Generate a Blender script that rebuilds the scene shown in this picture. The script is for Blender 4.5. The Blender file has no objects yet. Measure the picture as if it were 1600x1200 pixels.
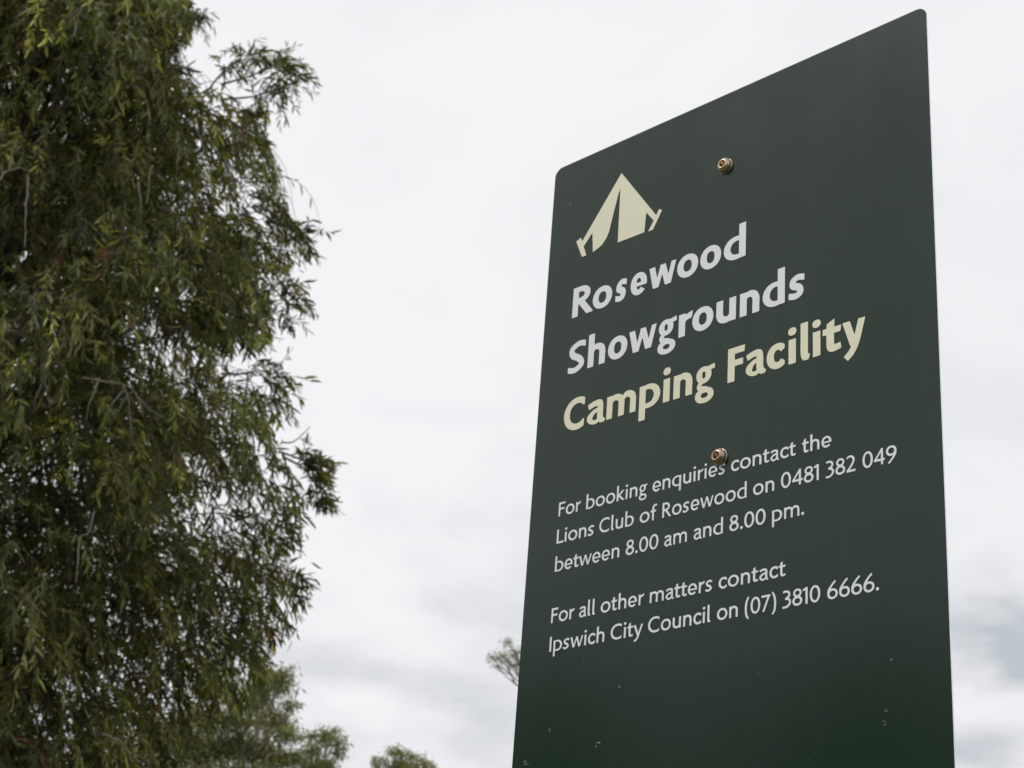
import bpy, math
import numpy as np
from math import sin, cos, pi, radians, hypot, ceil
from mathutils import Matrix, Vector, Quaternion

# ------------------------------------------------------------------ camera, world, sun, exposure
scene = bpy.context.scene
COL = scene.collection
CAM = np.array([1.4258, -1.4293, 1.55])
AX_R = np.array([0.7168, 0.6934, 0.0736])      # camera right
AX_U = np.array([0.2428, -0.3472, 0.9058])     # camera up
AX_F = np.array([-0.6536, 0.6314, 0.4172])     # camera forward
cam_data = bpy.data.cameras.new('camera')
cam_data.sensor_width = 36.0
cam_data.lens = 2588.28 / 1600 * 36
cam_data.clip_start = 0.05
cam_data.clip_end = 3000
cam_data.dof.use_dof = True
cam_data.dof.focus_distance = 1.78
cam_data.dof.aperture_fstop = 17.0
cam = bpy.data.objects.new('camera', cam_data)
COL.objects.link(cam)
M = Matrix.Identity(4)
for i in range(3):
    M[i][0], M[i][1], M[i][2], M[i][3] = AX_R[i], AX_U[i], -AX_F[i], CAM[i]
cam.matrix_world = M
scene.camera = cam

SUN_ELEV, SUN_AZ = radians(51), radians(234)      # direction towards the sun, seen from the sign
world = bpy.data.worlds.new('World')
scene.world = world
world.use_nodes = True
wn, wl = world.node_tree.nodes, world.node_tree.links
wn.clear()

class NT:
    """tiny node helper"""
    def __init__(self, tree): self.t = tree
    def n(self, kind, **kw):
        nd = self.t.nodes.new(kind)
        for k, v in kw.items():
            if k.startswith('_'): setattr(nd, k[1:], v)
        for k, v in kw.items():
            if not k.startswith('_'):
                s = nd.inputs[int(k[1:])] if k[0] == 'i' and k[1:].isdigit() else nd.inputs[k.replace('__', ' ')]
                if hasattr(v, 'bl_idname') or isinstance(v, bpy.types.NodeSocket): self.t.links.new(v, s)
                else: s.default_value = v
        return nd
    def math(self, op, a, b=0.0, clamp=False):
        nd = self.t.nodes.new('ShaderNodeMath'); nd.operation = op; nd.use_clamp = clamp
        for s, v in zip(nd.inputs, (a, b)):
            if isinstance(v, bpy.types.NodeSocket): self.t.links.new(v, s)
            else: s.default_value = v
        return nd.outputs[0]
    def mix(self, f, a, b):
        nd = self.t.nodes.new('ShaderNodeMix'); nd.data_type = 'RGBA'
        for s, v in zip((nd.inputs[0], nd.inputs[6], nd.inputs[7]), (f, a, b)):
            if isinstance(v, bpy.types.NodeSocket): self.t.links.new(v, s)
            else: s.default_value = v if isinstance(v, float) else (*v, 1)
        return nd.outputs[2]
    def ramp(self, f, stops):
        nd = self.t.nodes.new('ShaderNodeValToRGB')
        cr = nd.color_ramp
        while len(cr.elements) > 1: cr.elements.remove(cr.elements[-1])
        for i, (p_, c) in enumerate(stops):
            e = cr.elements[0] if i == 0 else cr.elements.new(p_)
            e.position = p_; e.color = (*c, 1) if not isinstance(c, float) else (c, c, c, 1)
        self.t.links.new(f, nd.inputs[0])
        return nd.outputs[0]

w = NT(world.node_tree)
sky = w.n('ShaderNodeTexSky', _sky_type='NISHITA', _sun_disc=False, _sun_elevation=SUN_ELEV,
          _sun_rotation=math.pi / 2 - SUN_AZ, _air_density=1.0, _dust_density=2.0)
bg_sky = w.n('ShaderNodeBackground', Color=sky.outputs[0], Strength=0.12)
geo = w.n('ShaderNodeTexCoord').outputs['Generated']
sep = w.n('ShaderNodeSeparateXYZ', Vector=geo)
zz = w.math('ADD', w.math('MAXIMUM', sep.outputs[2], 0.0), 0.22)
flat = w.n('ShaderNodeCombineXYZ', X=w.math('DIVIDE', sep.outputs[0], zz), Y=w.math('DIVIDE', sep.outputs[1], zz), Z=0.0).outputs[0]
# broad banks of cloud, softer small billows, a few thin blue gaps
n1 = w.n('ShaderNodeTexNoise', Vector=w.n('ShaderNodeMapping', Vector=flat, Location=(3.1, 1.7, 0)).outputs[0], Scale=1.7, Detail=6.0, Roughness=0.52, Distortion=0.25)
n2 = w.n('ShaderNodeTexNoise', Vector=w.n('ShaderNodeMapping', Vector=flat, Location=(7.3, -2.2, 0)).outputs[0], Scale=5.0, Detail=4.5, Roughness=0.47, Distortion=0.3)
low = w.ramp(sep.outputs[2], [(0.0, 0.8), (0.22, 0.62), (0.33, 0.48), (0.46, 0.22), (0.8, 0.10)])      # the bases of far clouds show greyer
v = w.math('ADD', w.math('MULTIPLY', n1.outputs[0], 0.62), w.math('MULTIPLY', n2.outputs[0], 0.38))
shade = w.ramp(v, [(0.36, 1.0), (0.44, 0.72), (0.50, 0.34), (0.56, 0.10), (0.64, 0.0)])
grey = w.math('MULTIPLY', shade, low)
# a few heavier cloud bases standing low over the showground: (direction, half width, half height, weight)
def bank(d, sx, sy, wt):
    d = Vector(d).normalized(); a = d.cross(Vector((0, 0, 1))).normalized(); b = a.cross(d)
    dx = w.n('ShaderNodeVectorMath', _operation='DOT_PRODUCT', i0=geo, i1=tuple(a)).outputs['Value']
    dy = w.n('ShaderNodeVectorMath', _operation='DOT_PRODUCT', i0=geo, i1=tuple(b)).outputs['Value']
    dz = w.n('ShaderNodeVectorMath', _operation='DOT_PRODUCT', i0=geo, i1=tuple(d)).outputs['Value']
    q = w.math('ADD', w.math('POWER', w.math('ABSOLUTE', w.math('DIVIDE', dx, sx)), 2.0), w.math('POWER', w.math('ABSOLUTE', w.math('DIVIDE', dy, sy)), 2.0))
    q = w.math('ADD', w.math('SQRT', q), w.math('MULTIPLY', w.math('SUBTRACT', v, .5), 5.5))
    m = w.ramp(w.math('MULTIPLY', q, .5), [(0.0, 1.0), (.22, .85), (.5, .30), (.75, 0.0)])
    return w.math('MULTIPLY', w.math('MULTIPLY', m, w.math('GREATER_THAN', dz, 0.0)), wt)
for bk in [((-.4552, .8422, .2889), .085, .024, 1.1), ((-.4705, .8529, .2264), .040, .018, .65), ((-.7479, .6157, .2482), .10, .015, .42), ((-.7042, .6401, .29), .05, .010, .16),
           ((-.10, .95, .27), .12, .02, .5), ((.62, .74, .26), .10, .022, .5), ((-.93, .22, .25), .14, .02, .4), ((-.6, -.75, .24), .10, .016, .4), ((.5, -.82, .28), .14, .022, .5)]:
    grey = w.math('ADD', grey, bank(*bk), clamp=True)
cloud = w.mix(grey, (0.912, 0.905, 0.932), (0.520, 0.565, 0.605))
bg_cloud = w.n('ShaderNodeBackground', Color=cloud, Strength=1.0)
gap = w.n('ShaderNodeTexNoise', Vector=w.n('ShaderNodeMapping', Vector=flat, Location=(-4.6, 9.4, 0)).outputs[0], Scale=3.0, Detail=5.0, Roughness=0.5)
cover = w.ramp(gap.outputs[0], [(0.60, 1.0), (0.70, 0.86)])
for bk in [((-.7007, .5934, .3961), .045, .012, .13), ((-.7544, .5293, .3882), .030, .012, .12), ((.2, .9, .42), .06, .014, .13), ((-.5, -.8, .4), .05, .014, .13)]:
    cover = w.math('SUBTRACT', cover, bank(*bk), clamp=True)
mixs = w.n('ShaderNodeMixShader', Fac=cover)
wl.new(bg_sky.outputs[0], mixs.inputs[1]); wl.new(bg_cloud.outputs[0], mixs.inputs[2])
wo = w.n('ShaderNodeOutputWorld', Surface=mixs.outputs[0])

sun_data = bpy.data.lights.new('sun', 'SUN')
sun_data.energy = 1.5
sun_data.angle = radians(14)
sun_data.color = (1.0, 0.965, 0.91)
sun = bpy.data.objects.new('sun', sun_data)
COL.objects.link(sun)
sd = Vector((cos(SUN_ELEV) * cos(SUN_AZ), cos(SUN_ELEV) * sin(SUN_AZ), sin(SUN_ELEV)))
sun.rotation_euler = sd.to_track_quat('Z', 'Y').to_euler()
sun.location = (0, 0, 30)

scene.view_settings.view_transform = 'Standard'
scene.view_settings.look = 'None'
scene.view_settings.exposure = 0
scene.view_settings.gamma = 1
scene.view_settings.use_curve_mapping = False
scene.cycles.use_denoising = True
scene.cycles.max_bounces = 8

# ------------------------------------------------------------------ helpers
rng = np.random.default_rng(11)

def tag(o, label=None, cat=None, group=None, kind=None):
    if label: o['label'] = label
    if cat: o['category'] = cat
    if group: o['group'] = group
    if kind: o['kind'] = kind
    return o

def empty(name, loc=(0, 0, 0)):
    o = bpy.data.objects.new(name, None)
    o.location = loc
    o.empty_display_size = .2
    COL.objects.link(o)
    return o

def link(name, mesh, mat, parent=None, smooth=False):
    """links a mesh whose coordinates are world coordinates (parents are empties without rotation)"""
    mesh.materials.append(mat)
    o = bpy.data.objects.new(name, mesh)
    COL.objects.link(o)
    if parent is not None:
        o.parent = parent
        root = parent
        off = Vector((0, 0, 0))
        while root is not None:
            off += root.location; root = root.parent
        o.location = -off
    if smooth:
        mesh.polygons.foreach_set('use_smooth', np.ones(len(mesh.polygons), bool))
    return o

def mesh_from(name, V, F):
    me = bpy.data.meshes.new(name)
    me.from_pydata([tuple(map(float, v)) for v in V], [], [tuple(map(int, f)) for f in F])
    me.update()
    return me

def quads_mesh(name, V, Q, colors=None):
    """V (n,3), Q (m,4) -> mesh, fast"""
    me = bpy.data.meshes.new(name)
    me.vertices.add(len(V)); me.vertices.foreach_set('co', np.asarray(V, np.float32).ravel())
    me.loops.add(Q.size); me.loops.foreach_set('vertex_index', np.asarray(Q, np.int32).ravel())
    me.polygons.add(len(Q)); me.polygons.foreach_set('loop_start', np.arange(0, Q.size, 4, dtype=np.int32))
    if colors is not None:
        a = me.color_attributes.new('tint', 'FLOAT_COLOR', 'POINT')
        c = np.ones((len(V), 4), np.float32); c[:, :3] = colors
        a.data.foreach_set('color', c.ravel())
    me.update(calc_edges=True)
    return me

def tube(P, R, k=8):
    """tapered tube along the polyline P; returns V, F lists"""
    P = np.asarray(P, float); R = np.broadcast_to(np.asarray(R, float), (len(P),))
    T = np.gradient(P, axis=0); T /= np.linalg.norm(T, axis=1)[:, None] + 1e-9
    ref = np.array([0.31, 0.11, 0.94]) if abs(T[0][2]) < .8 else np.array([1.0, 0.2, 0])
    V = []
    for i in range(len(P)):
        a = np.cross(T[i], ref); a /= np.linalg.norm(a); b = np.cross(T[i], a)
        for j in range(k):
            t = 2 * pi * j / k
            V.append(P[i] + R[i] * (a * cos(t) + b * sin(t)))
    F = [(i * k + j, i * k + (j + 1) % k, (i + 1) * k + (j + 1) % k, (i + 1) * k + j) for i in range(len(P) - 1) for j in range(k)]
    F.append(tuple(range(k))[::-1]); F.append(tuple((len(P) - 1) * k + j for j in range(k)))
    return V, F

def strands_mesh(name, P, r0, r1, k=3):
    """many thin twigs at once: P (n, m, 3)"""
    n, m, _ = P.shape
    T = np.gradient(P, axis=1); T /= np.linalg.norm(T, axis=2, keepdims=True) + 1e-9
    ref = np.array([0.53, 0.33, 0.19])
    A = np.cross(T, ref); A /= np.linalg.norm(A, axis=2, keepdims=True) + 1e-9
    B = np.cross(T, A)
    R = np.linspace(0, 1, m)[None, :, None] * (np.asarray(r1) - np.asarray(r0)).reshape(-1, 1, 1) + np.asarray(r0).reshape(-1, 1, 1)
    rings = [P + R * (A * cos(2 * pi * j / k) + B * sin(2 * pi * j / k)) for j in range(k)]
    V = np.stack(rings, 2).reshape(-1, 3)
    i0 = (np.arange(n)[:, None] * m + np.arange(m - 1)[None]).reshape(-1) * k
    Q = []
    for j in range(k):
        Q.append(np.stack([i0 + j, i0 + (j + 1) % k, i0 + k + (j + 1) % k, i0 + k + j], 1))
    return quads_mesh(name, V, np.concatenate(Q))

def leaves_mesh(name, B, D, L, W, col, sag=.12):
    """long narrow leaves: B base, D unit direction, L length, W width, col rgb"""
    n = len(B)
    side = np.cross(D, rng.normal(size=(n, 3))); side /= np.linalg.norm(side, axis=1)[:, None] + 1e-9
    nrm = np.cross(side, D)
    L = L[:, None]; W = W[:, None]
    down = np.array([0, 0, -1.0])
    b = B
    tip = B + D * L + down * L * sag + nrm * L * rng.normal(0, .12, (n, 1))
    m1, m2 = B + D * L * .30 + down * L * .01, B + D * L * .68 + down * L * sag * .45
    up = nrm * W * .22
    v = np.stack([b, m1 + side * W * .46 + up, m2 + side * W * .40 + up, tip, m2 - side * W * .40 + up, m1 - side * W * .46 + up], 1).reshape(-1, 3)
    i = (np.arange(n) * 6)[:, None]
    Q = np.concatenate([i + np.array([0, 1, 2, 3]), i + np.array([0, 3, 4, 5])], 0)
    return quads_mesh(name, v, Q, np.repeat(col, 6, 0))

def unit(a): return a / (np.linalg.norm(a, axis=-1, keepdims=True) + 1e-9)

# ------------------------------------------------------------------ materials
def new_mat(name):
    m = bpy.data.materials.new(name); m.use_nodes = True
    m.node_tree.nodes.clear()
    return m, NT(m.node_tree)

def finish(m, t, shader, disp=None):
    t.n('ShaderNodeOutputMaterial', Surface=shader)
    return m

def leaf_material(name, transl=.35, rough=.5, spec=.35):
    m, t = new_mat(name)
    a = t.n('ShaderNodeAttribute', _attribute_name='tint').outputs['Color']
    pb = t.n('ShaderNodeBsdfPrincipled', Base__Color=a, Roughness=rough)
    pb.inputs['Specular IOR Level'].default_value = spec
    tr = t.n('ShaderNodeBsdfTranslucent', Color=t.n('ShaderNodeMix', _data_type='RGBA', _blend_type='MULTIPLY', i0=1.0, i6=a, i7=(1.7, 1.7, .7, 1)).outputs[2])
    mx = t.n('ShaderNodeMixShader', Fac=transl)
    t.t.links.new(pb.outputs[0], mx.inputs[1]); t.t.links.new(tr.outputs[0], mx.inputs[2])
    return finish(m, t, mx.outputs[0])

def bark_material(name, c1, c2, scale=14):
    m, t = new_mat(name)
    co = t.n('ShaderNodeTexCoord').outputs['Object']
    mp = t.n('ShaderNodeMapping', Vector=co, Scale=(1, 1, .25)).outputs[0]
    nz = t.n('ShaderNodeTexNoise', Vector=mp, Scale=float(scale), Detail=6.0, Roughness=.65).outputs[0]
    c = t.ramp(nz, [(.35, c1), (.65, c2)])
    bp = t.n('ShaderNodeBump', Height=nz, Strength=.5, Distance=.01).outputs[0]
    pb = t.n('ShaderNodeBsdfPrincipled', Base__Color=c, Roughness=.85, Normal=bp)
    return finish(m, t, pb.outputs[0])

def panel_material():
    m, t = new_mat('dark_green_sign_paint')
    co = t.n('ShaderNodeTexCoord').outputs['Object']
    mp = t.n('ShaderNodeMapping', Vector=co, Scale=(1.0, 1, .35)).outputs[0]
    nz = t.n('ShaderNodeTexNoise', Vector=mp, Scale=7.0, Detail=5.0, Roughness=.6).outputs[0]
    fine = t.n('ShaderNodeTexNoise', Vector=co, Scale=420.0, Detail=2.0).outputs[0]
    base = t.mix(t.math('MULTIPLY', nz, .9), (0.0105, 0.0275, 0.0170), (0.0160, 0.0345, 0.0235))
    # faint dust: small pale specks and chalky streaks that ran down the face
    vor = t.n('ShaderNodeTexVoronoi', Vector=co, Scale=34.0, Randomness=1.0)
    speck = t.math('LESS_THAN', vor.outputs['Distance'], t.math('MULTIPLY', t.n('ShaderNodeTexNoise', Vector=co, Scale=9.0, Detail=1.0).outputs[0], .042))
    rare = t.math('GREATER_THAN', t.n('ShaderNodeSeparateColor', Color=vor.outputs['Color']).outputs[0], .80)
    sp = t.math('MULTIPLY', speck, rare)
    base = t.mix(t.math('MULTIPLY', sp, .55), base, (.22, .25, .22))
    sm = t.n('ShaderNodeMapping', Vector=co, Scale=(26, 1, 2.2)).outputs[0]
    st = t.n('ShaderNodeTexNoise', Vector=sm, Scale=1.0, Detail=5.0, Roughness=.7).outputs[0]
    base = t.mix(t.math('MULTIPLY', t.ramp(st, [(.54, 0.0), (.78, 1.0)]), .07), base, (.11, .13, .115))
    rough = t.math('ADD', t.math('MULTIPLY', nz, .14), .08)
    rough = t.math('ADD', rough, t.math('MULTIPLY', fine, .04))
    wav = t.n('ShaderNodeTexNoise', Vector=co, Scale=2.2, Detail=1.5).outputs[0]
    bp = t.n('ShaderNodeBump', Height=wav, Strength=.35, Distance=.004)
    bp2 = t.n('ShaderNodeBump', Height=fine, Strength=.10, Distance=.0003, Normal=bp.outputs[0])
    pb = t.n('ShaderNodeBsdfPrincipled', Base__Color=base, Roughness=rough, Normal=bp2.outputs[0])
    pb.inputs['Specular IOR Level'].default_value = .37
    return finish(m, t, pb.outputs[0])

def vinyl_material(name, c):
    m, t = new_mat(name)
    co = t.n('ShaderNodeTexCoord').outputs['Object']
    nz = t.n('ShaderNodeTexNoise', Vector=co, Scale=16.0, Detail=6.0, Roughness=.65).outputs[0]
    fine = t.n('ShaderNodeTexNoise', Vector=co, Scale=240.0, Detail=3.0).outputs[0]
    k = t.math('ADD', t.math('MULTIPLY', nz, .10), t.math('MULTIPLY', fine, .05))
    base = t.mix(k, c, tuple(x * .45 for x in c))
    pb = t.n('ShaderNodeBsdfPrincipled', Base__Color=base, Roughness=.38)
    return finish(m, t, pb.outputs[0])

def metal_material(name, c1, c2, rough=.3, scale=180, bump=.15):
    m, t = new_mat(name)
    co = t.n('ShaderNodeTexCoord').outputs['Object']
    nz = t.n('ShaderNodeTexNoise', Vector=co, Scale=float(scale), Detail=5.0, Roughness=.7).outputs[0]
    c = t.ramp(nz, [(.38, c1), (.62, c2)])
    bp = t.n('ShaderNodeBump', Height=nz, Strength=bump, Distance=.0006).outputs[0]
    r = t.math('ADD', t.math('MULTIPLY', nz, .18), rough - .09)
    pb = t.n('ShaderNodeBsdfPrincipled', Base__Color=c, Metallic=1.0, Roughness=r, Normal=bp)
    return finish(m, t, pb.outputs[0])

MAT_LEAF = leaf_material('weeping_leaf', .30, .50, .25)
MAT_GUM = leaf_material('gum_leaf', .30, .6, .25)
MAT_BARK = bark_material('dark_bark', (.035, .028, .022), (.10, .085, .07))
MAT_TWIG = bark_material('grey_twig', (.15, .13, .115), (.30, .265, .235), 30)
MAT_THIN = bark_material('thin_twig', (.075, .058, .045), (.19, .155, .125), 30)
MAT_GUMBARK = bark_material('gum_bark', (.12, .10, .085), (.32, .28, .24), 5)
MAT_PANEL = panel_material()
MAT_WHITE = vinyl_material('white_vinyl', (.82, .85, .91))
MAT_CREAM = vinyl_material('cream_vinyl', (.82, .80, .61))
MAT_ALU = metal_material('bare_aluminium', (.78, .84, .84), (.90, .94, .94), .45, 60, .05)
MAT_BRASS = metal_material('yellow_zinc', (.50, .42, .25), (.46, .34, .27), .30, 110, .25)
MAT_BRASS_DARK = metal_material('tarnished_zinc', (.32, .24, .14), (.54, .38, .32), .30, 110, .3)
MAT_WASHER = metal_material('washer_zinc', (.36, .34, .36), (.55, .53, .55), .30, 200, .2)
MAT_POST = metal_material('galvanised_post', (.38, .39, .40), (.52, .53, .54), .45, 40, .1)

def grass_material():
    m, t = new_mat('dry_grass')
    co = t.n('ShaderNodeTexCoord').outputs['Object']
    a = t.n('ShaderNodeTexNoise', Vector=co, Scale=.35, Detail=8.0, Roughness=.7).outputs[0]
    b = t.n('ShaderNodeTexNoise', Vector=co, Scale=18.0, Detail=6.0, Roughness=.7).outputs[0]
    c = t.mix(a, (.055, .075, .025), (.16, .14, .07))
    c = t.mix(t.math('MULTIPLY', b, .7), c, (.10, .11, .045))
    bp = t.n('ShaderNodeBump', Height=b, Strength=.8, Distance=.04).outputs[0]
    return finish(m, t, t.n('ShaderNodeBsdfPrincipled', Base__Color=c, Roughness=.95, Normal=bp).outputs[0])
MAT_GRASS = grass_material()

# ------------------------------------------------------------------ ground
gx = np.concatenate([-np.geomspace(1500, 4, 26), np.linspace(-3, 3, 7), np.geomspace(4, 1500, 26)])
GX, GY = np.meshgrid(gx, gx)
rr = np.hypot(GX, GY)
GZ = (.25 * np.sin(GX * .05 + 1) * np.cos(GY * .043) + .08 * np.sin(GX * .21) * np.sin(GY * .19 + 2)) * np.clip((rr - 6) / 30, 0, 1)
n = len(gx)
idx = (np.arange(n - 1)[:, None] * n + np.arange(n - 1)[None]).ravel()
me = quads_mesh('ground', np.stack([GX.ravel(), GY.ravel(), GZ.ravel()], 1), np.stack([idx, idx + 1, idx + n + 1, idx + n], 1))
tag(link('ground', me, MAT_GRASS, smooth=True), kind='structure')

def ground_z(x, y):
    r = hypot(x, y)
    return (.25 * sin(x * .05 + 1) * cos(y * .043) + .08 * sin(x * .21) * sin(y * .19 + 2)) * min(1, max(0, (r - 6) / 30))

# ------------------------------------------------------------------ the sign
PW, PTOP, PH = 0.60, 2.8167, 1.03           # panel width, top edge, height
sign = empty('information_sign', (PW * .51, 0, 0))
tag(sign, 'dark green metal sign with cream tent symbol and white and cream lettering', 'sign')

def rounded_rect(x0, x1, z0, z1, r, k=8):
    pts = []
    for cx, cz, a0 in ((x1 - r, z1 - r, 0), (x0 + r, z1 - r, 90), (x0 + r, z0 + r, 180), (x1 - r, z0 + r, 270)):
        for j in range(k + 1):
            a = radians(a0 + 90 * j / k)
            pts.append((cx + r * cos(a), cz + r * sin(a)))
    return pts
out = rounded_rect(0, PW, PTOP - PH, PTOP, .0135)
m_ = len(out)
TH = .003
bev = .0004
ins = rounded_rect(bev, PW - bev, PTOP - PH + bev, PTOP - bev, .0131)
V = [(x, 0, z) for x, z in ins] + [(x, bev, z) for x, z in out] + [(x, TH - bev, z) for x, z in out] + [(x, TH, z) for x, z in ins]
F = [tuple(range(m_))]
for L_ in range(3):
    for j in range(m_):
        a, b = L_ * m_ + j, L_ * m_ + (j + 1) % m_
        F.append((b, a, a + m_, b + m_))
F.append(tuple(3 * m_ + j for j in range(m_))[::-1])
me = mesh_from('panel', V, F)
panel = link('panel', me, MAT_PANEL, sign)
me.materials.append(MAT_ALU)
for p_ in me.polygons:
    if 1 + m_ <= p_.index: p_.material_index = 1
    p_.use_smooth = False

# post and rails behind the panel
V, F = [], []
def box(x0, x1, y0, y1, z0, z1):
    V = [(x, y, z) for x in (x0, x1) for y in (y0, y1) for z in (z0, z1)]
    F = [(0, 1, 3, 2), (4, 6, 7, 5), (0, 4, 5, 1), (2, 3, 7, 6), (0, 2, 6, 4), (1, 5, 7, 3)]
    return V, F
px = PW * .511
me = mesh_from('post', *box(px - .03, px + .03, TH + .0005, TH + .0605, -.35, PTOP - .03))
post = link('post', me, MAT_POST, sign)
bm_ = post.modifiers.new('bevel', 'BEVEL'); bm_.width = .004; bm_.segments = 2
me = mesh_from('post_cap', *box(px - .032, px + .032, TH + .0005, TH + .0625, PTOP - .03, PTOP - .024))
link('post_cap', me, MAT_POST, sign)

# ---- lettering: humanist sans drawn as pen strokes, unioned as a distance field, traced to outlines
ASC, CAP, DESC = 1.53, 1.42, -0.50

class Pen:
    """collects strokes of one glyph; unit = x-height, origin at baseline left"""
    def __init__(self):
        self.st = []
    def path(self, pts, clip=(), round0=False, round1=False):
        P = np.array([(p[0], p[1]) for p in pts], float)
        T = np.array([p[2] / 2 for p in pts], float)
        self.st.append((P, T, tuple(clip), round0, round1))
    def line(self, x0, y0, x1, y1, t, t1=None, clip=()):
        self.path([(x0, y0, t), (x1, y1, t if t1 is None else t1)], clip)
    def spline(self, pts, n=9, clip=(), **k):
        p = [np.array(q, float) for q in pts]
        p = [2 * p[0] - p[1]] + p + [2 * p[-1] - p[-2]]
        out = []
        for i in range(1, len(p) - 2):
            for j in range(n):
                t = j / n
                a, b, c, d = p[i - 1], p[i], p[i + 1], p[i + 2]
                out.append(.5 * ((2 * b) + (-a + c) * t + (2 * a - 5 * b + 4 * c - d) * t * t + (-a + 3 * b - 3 * c + d) * t ** 3))
        out.append(p[-2])
        self.path(out, clip, **k)
    def arc(self, x0, x1, y0, y1, a0, a1, s, h, n=40, clip=(), e0=None, e1=None, sq=1.0):
        """arc of the ellipse whose OUTER box is x0..x1,y0..y1; s = thickness at the sides, h at top and bottom"""
        cx, cy, rx, ry = (x0 + x1) / 2, (y0 + y1) / 2, (x1 - x0) / 2, (y1 - y0) / 2
        out = []
        for j in range(n + 1):
            f = j / n
            a = radians(a0 + (a1 - a0) * f)
            c, d = cos(a), sin(a)
            t = (s * c * c + h * d * d)
            if e0 is not None: t *= e0 + (1 - e0) * min(1, f / .35)
            if e1 is not None: t *= e1 + (1 - e1) * min(1, (1 - f) / .35)
            k = (abs(c) ** 2.10 + abs(d) ** 2.10) ** (-1 / 2.10) if sq else 1
            out.append((cx + (rx - t / 2) * c * k, cy + (ry - t / 2) * d * k, t))
        full = abs(a1 - a0) >= 359
        self.path(out, clip, full, full)
    def dot(self, x, y, r):
        self.path([(x - r * .12, y, 2 * r * .93), (x + r * .12, y, 2 * r * .93)], (), True, True)
    def sdf(self, X, Y):
        F = np.full(X.shape, 9.0)
        for P, T, clip, r0, r1 in self.st:
            G = np.full(X.shape, 9.0)
            n = len(P) - 1
            seg = P[1:] - P[:-1]
            cum = np.concatenate([[0], np.cumsum(np.hypot(seg[:, 0], seg[:, 1]))])
            e0 = seg[0] / np.hypot(*seg[0]); e1 = seg[-1] / np.hypot(*seg[-1])
            for i in range(n):
                ax, ay = P[i]; bx, by = P[i + 1]
                dx, dy = bx - ax, by - ay
                L = hypot(dx, dy)
                if L < 1e-9: continue
                t = ((X - ax) * dx + (Y - ay) * dy) / (L * L)
                tc = np.clip(t, 0, 1)
                D = np.hypot(X - ax - tc * dx, Y - ay - tc * dy) - (T[i] + (T[i + 1] - T[i]) * tc)
                if not r0 and cum[i] < 2.2 * T[0]: D = np.maximum(D, -((X - P[0][0]) * e0[0] + (Y - P[0][1]) * e0[1]))
                if not r1 and cum[-1] - cum[i + 1] < 2.2 * T[-1]: D = np.maximum(D, (X - P[-1][0]) * e1[0] + (Y - P[-1][1]) * e1[1])
                G = np.minimum(G, D)
            for a, b, c in clip:
                G = np.maximum(G, (a * X + b * Y - c) / hypot(a, b))
            F = np.minimum(F, G)
        return F

def ylo(v): return (0, -1, -v)
def yhi(v): return (0, 1, v)
def xlo(v): return (-1, 0, -v)
def xhi(v): return (1, 0, v)

def _arch(p, x0, x1, s, h):
    """shoulder springing from the stem at x0 and coming down at x1 (outer right edge)"""
    w = x1 - x0
    p.spline([(x0 + s * .55, .60, s * .50), (x0 + s * .55 + w * .12, .80, h * .78), (x0 + s * .4 + w * .34, 1.02 - h * .48, h * .98),
              (x1 - s * .5 - w * .10, .90 - h * .30, (s + h) / 2), (x1 - s * .5, .62, s), (x1 - s * .5, .36, s), (x1 - s * .5, 0, s)], n=8)

def _bowl_r(p, x0, x1, s, h, lo=-.02, hi=1.02):   # bowl to the right of a stem at x0 (b, p)
    p.arc(x0 - (x1 - x0) * .12, x1, lo, hi, -118, 118, s, h, e0=.70, e1=.70)
def _bowl_l(p, x0, x1, s, h, lo=-.02, hi=1.02):   # bowl to the left of a stem ending at x1 (d, q)
    p.arc(x0, x1 + (x1 - x0) * .12, lo, hi, 62, 298, s, h, e0=.70, e1=.70)

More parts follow.
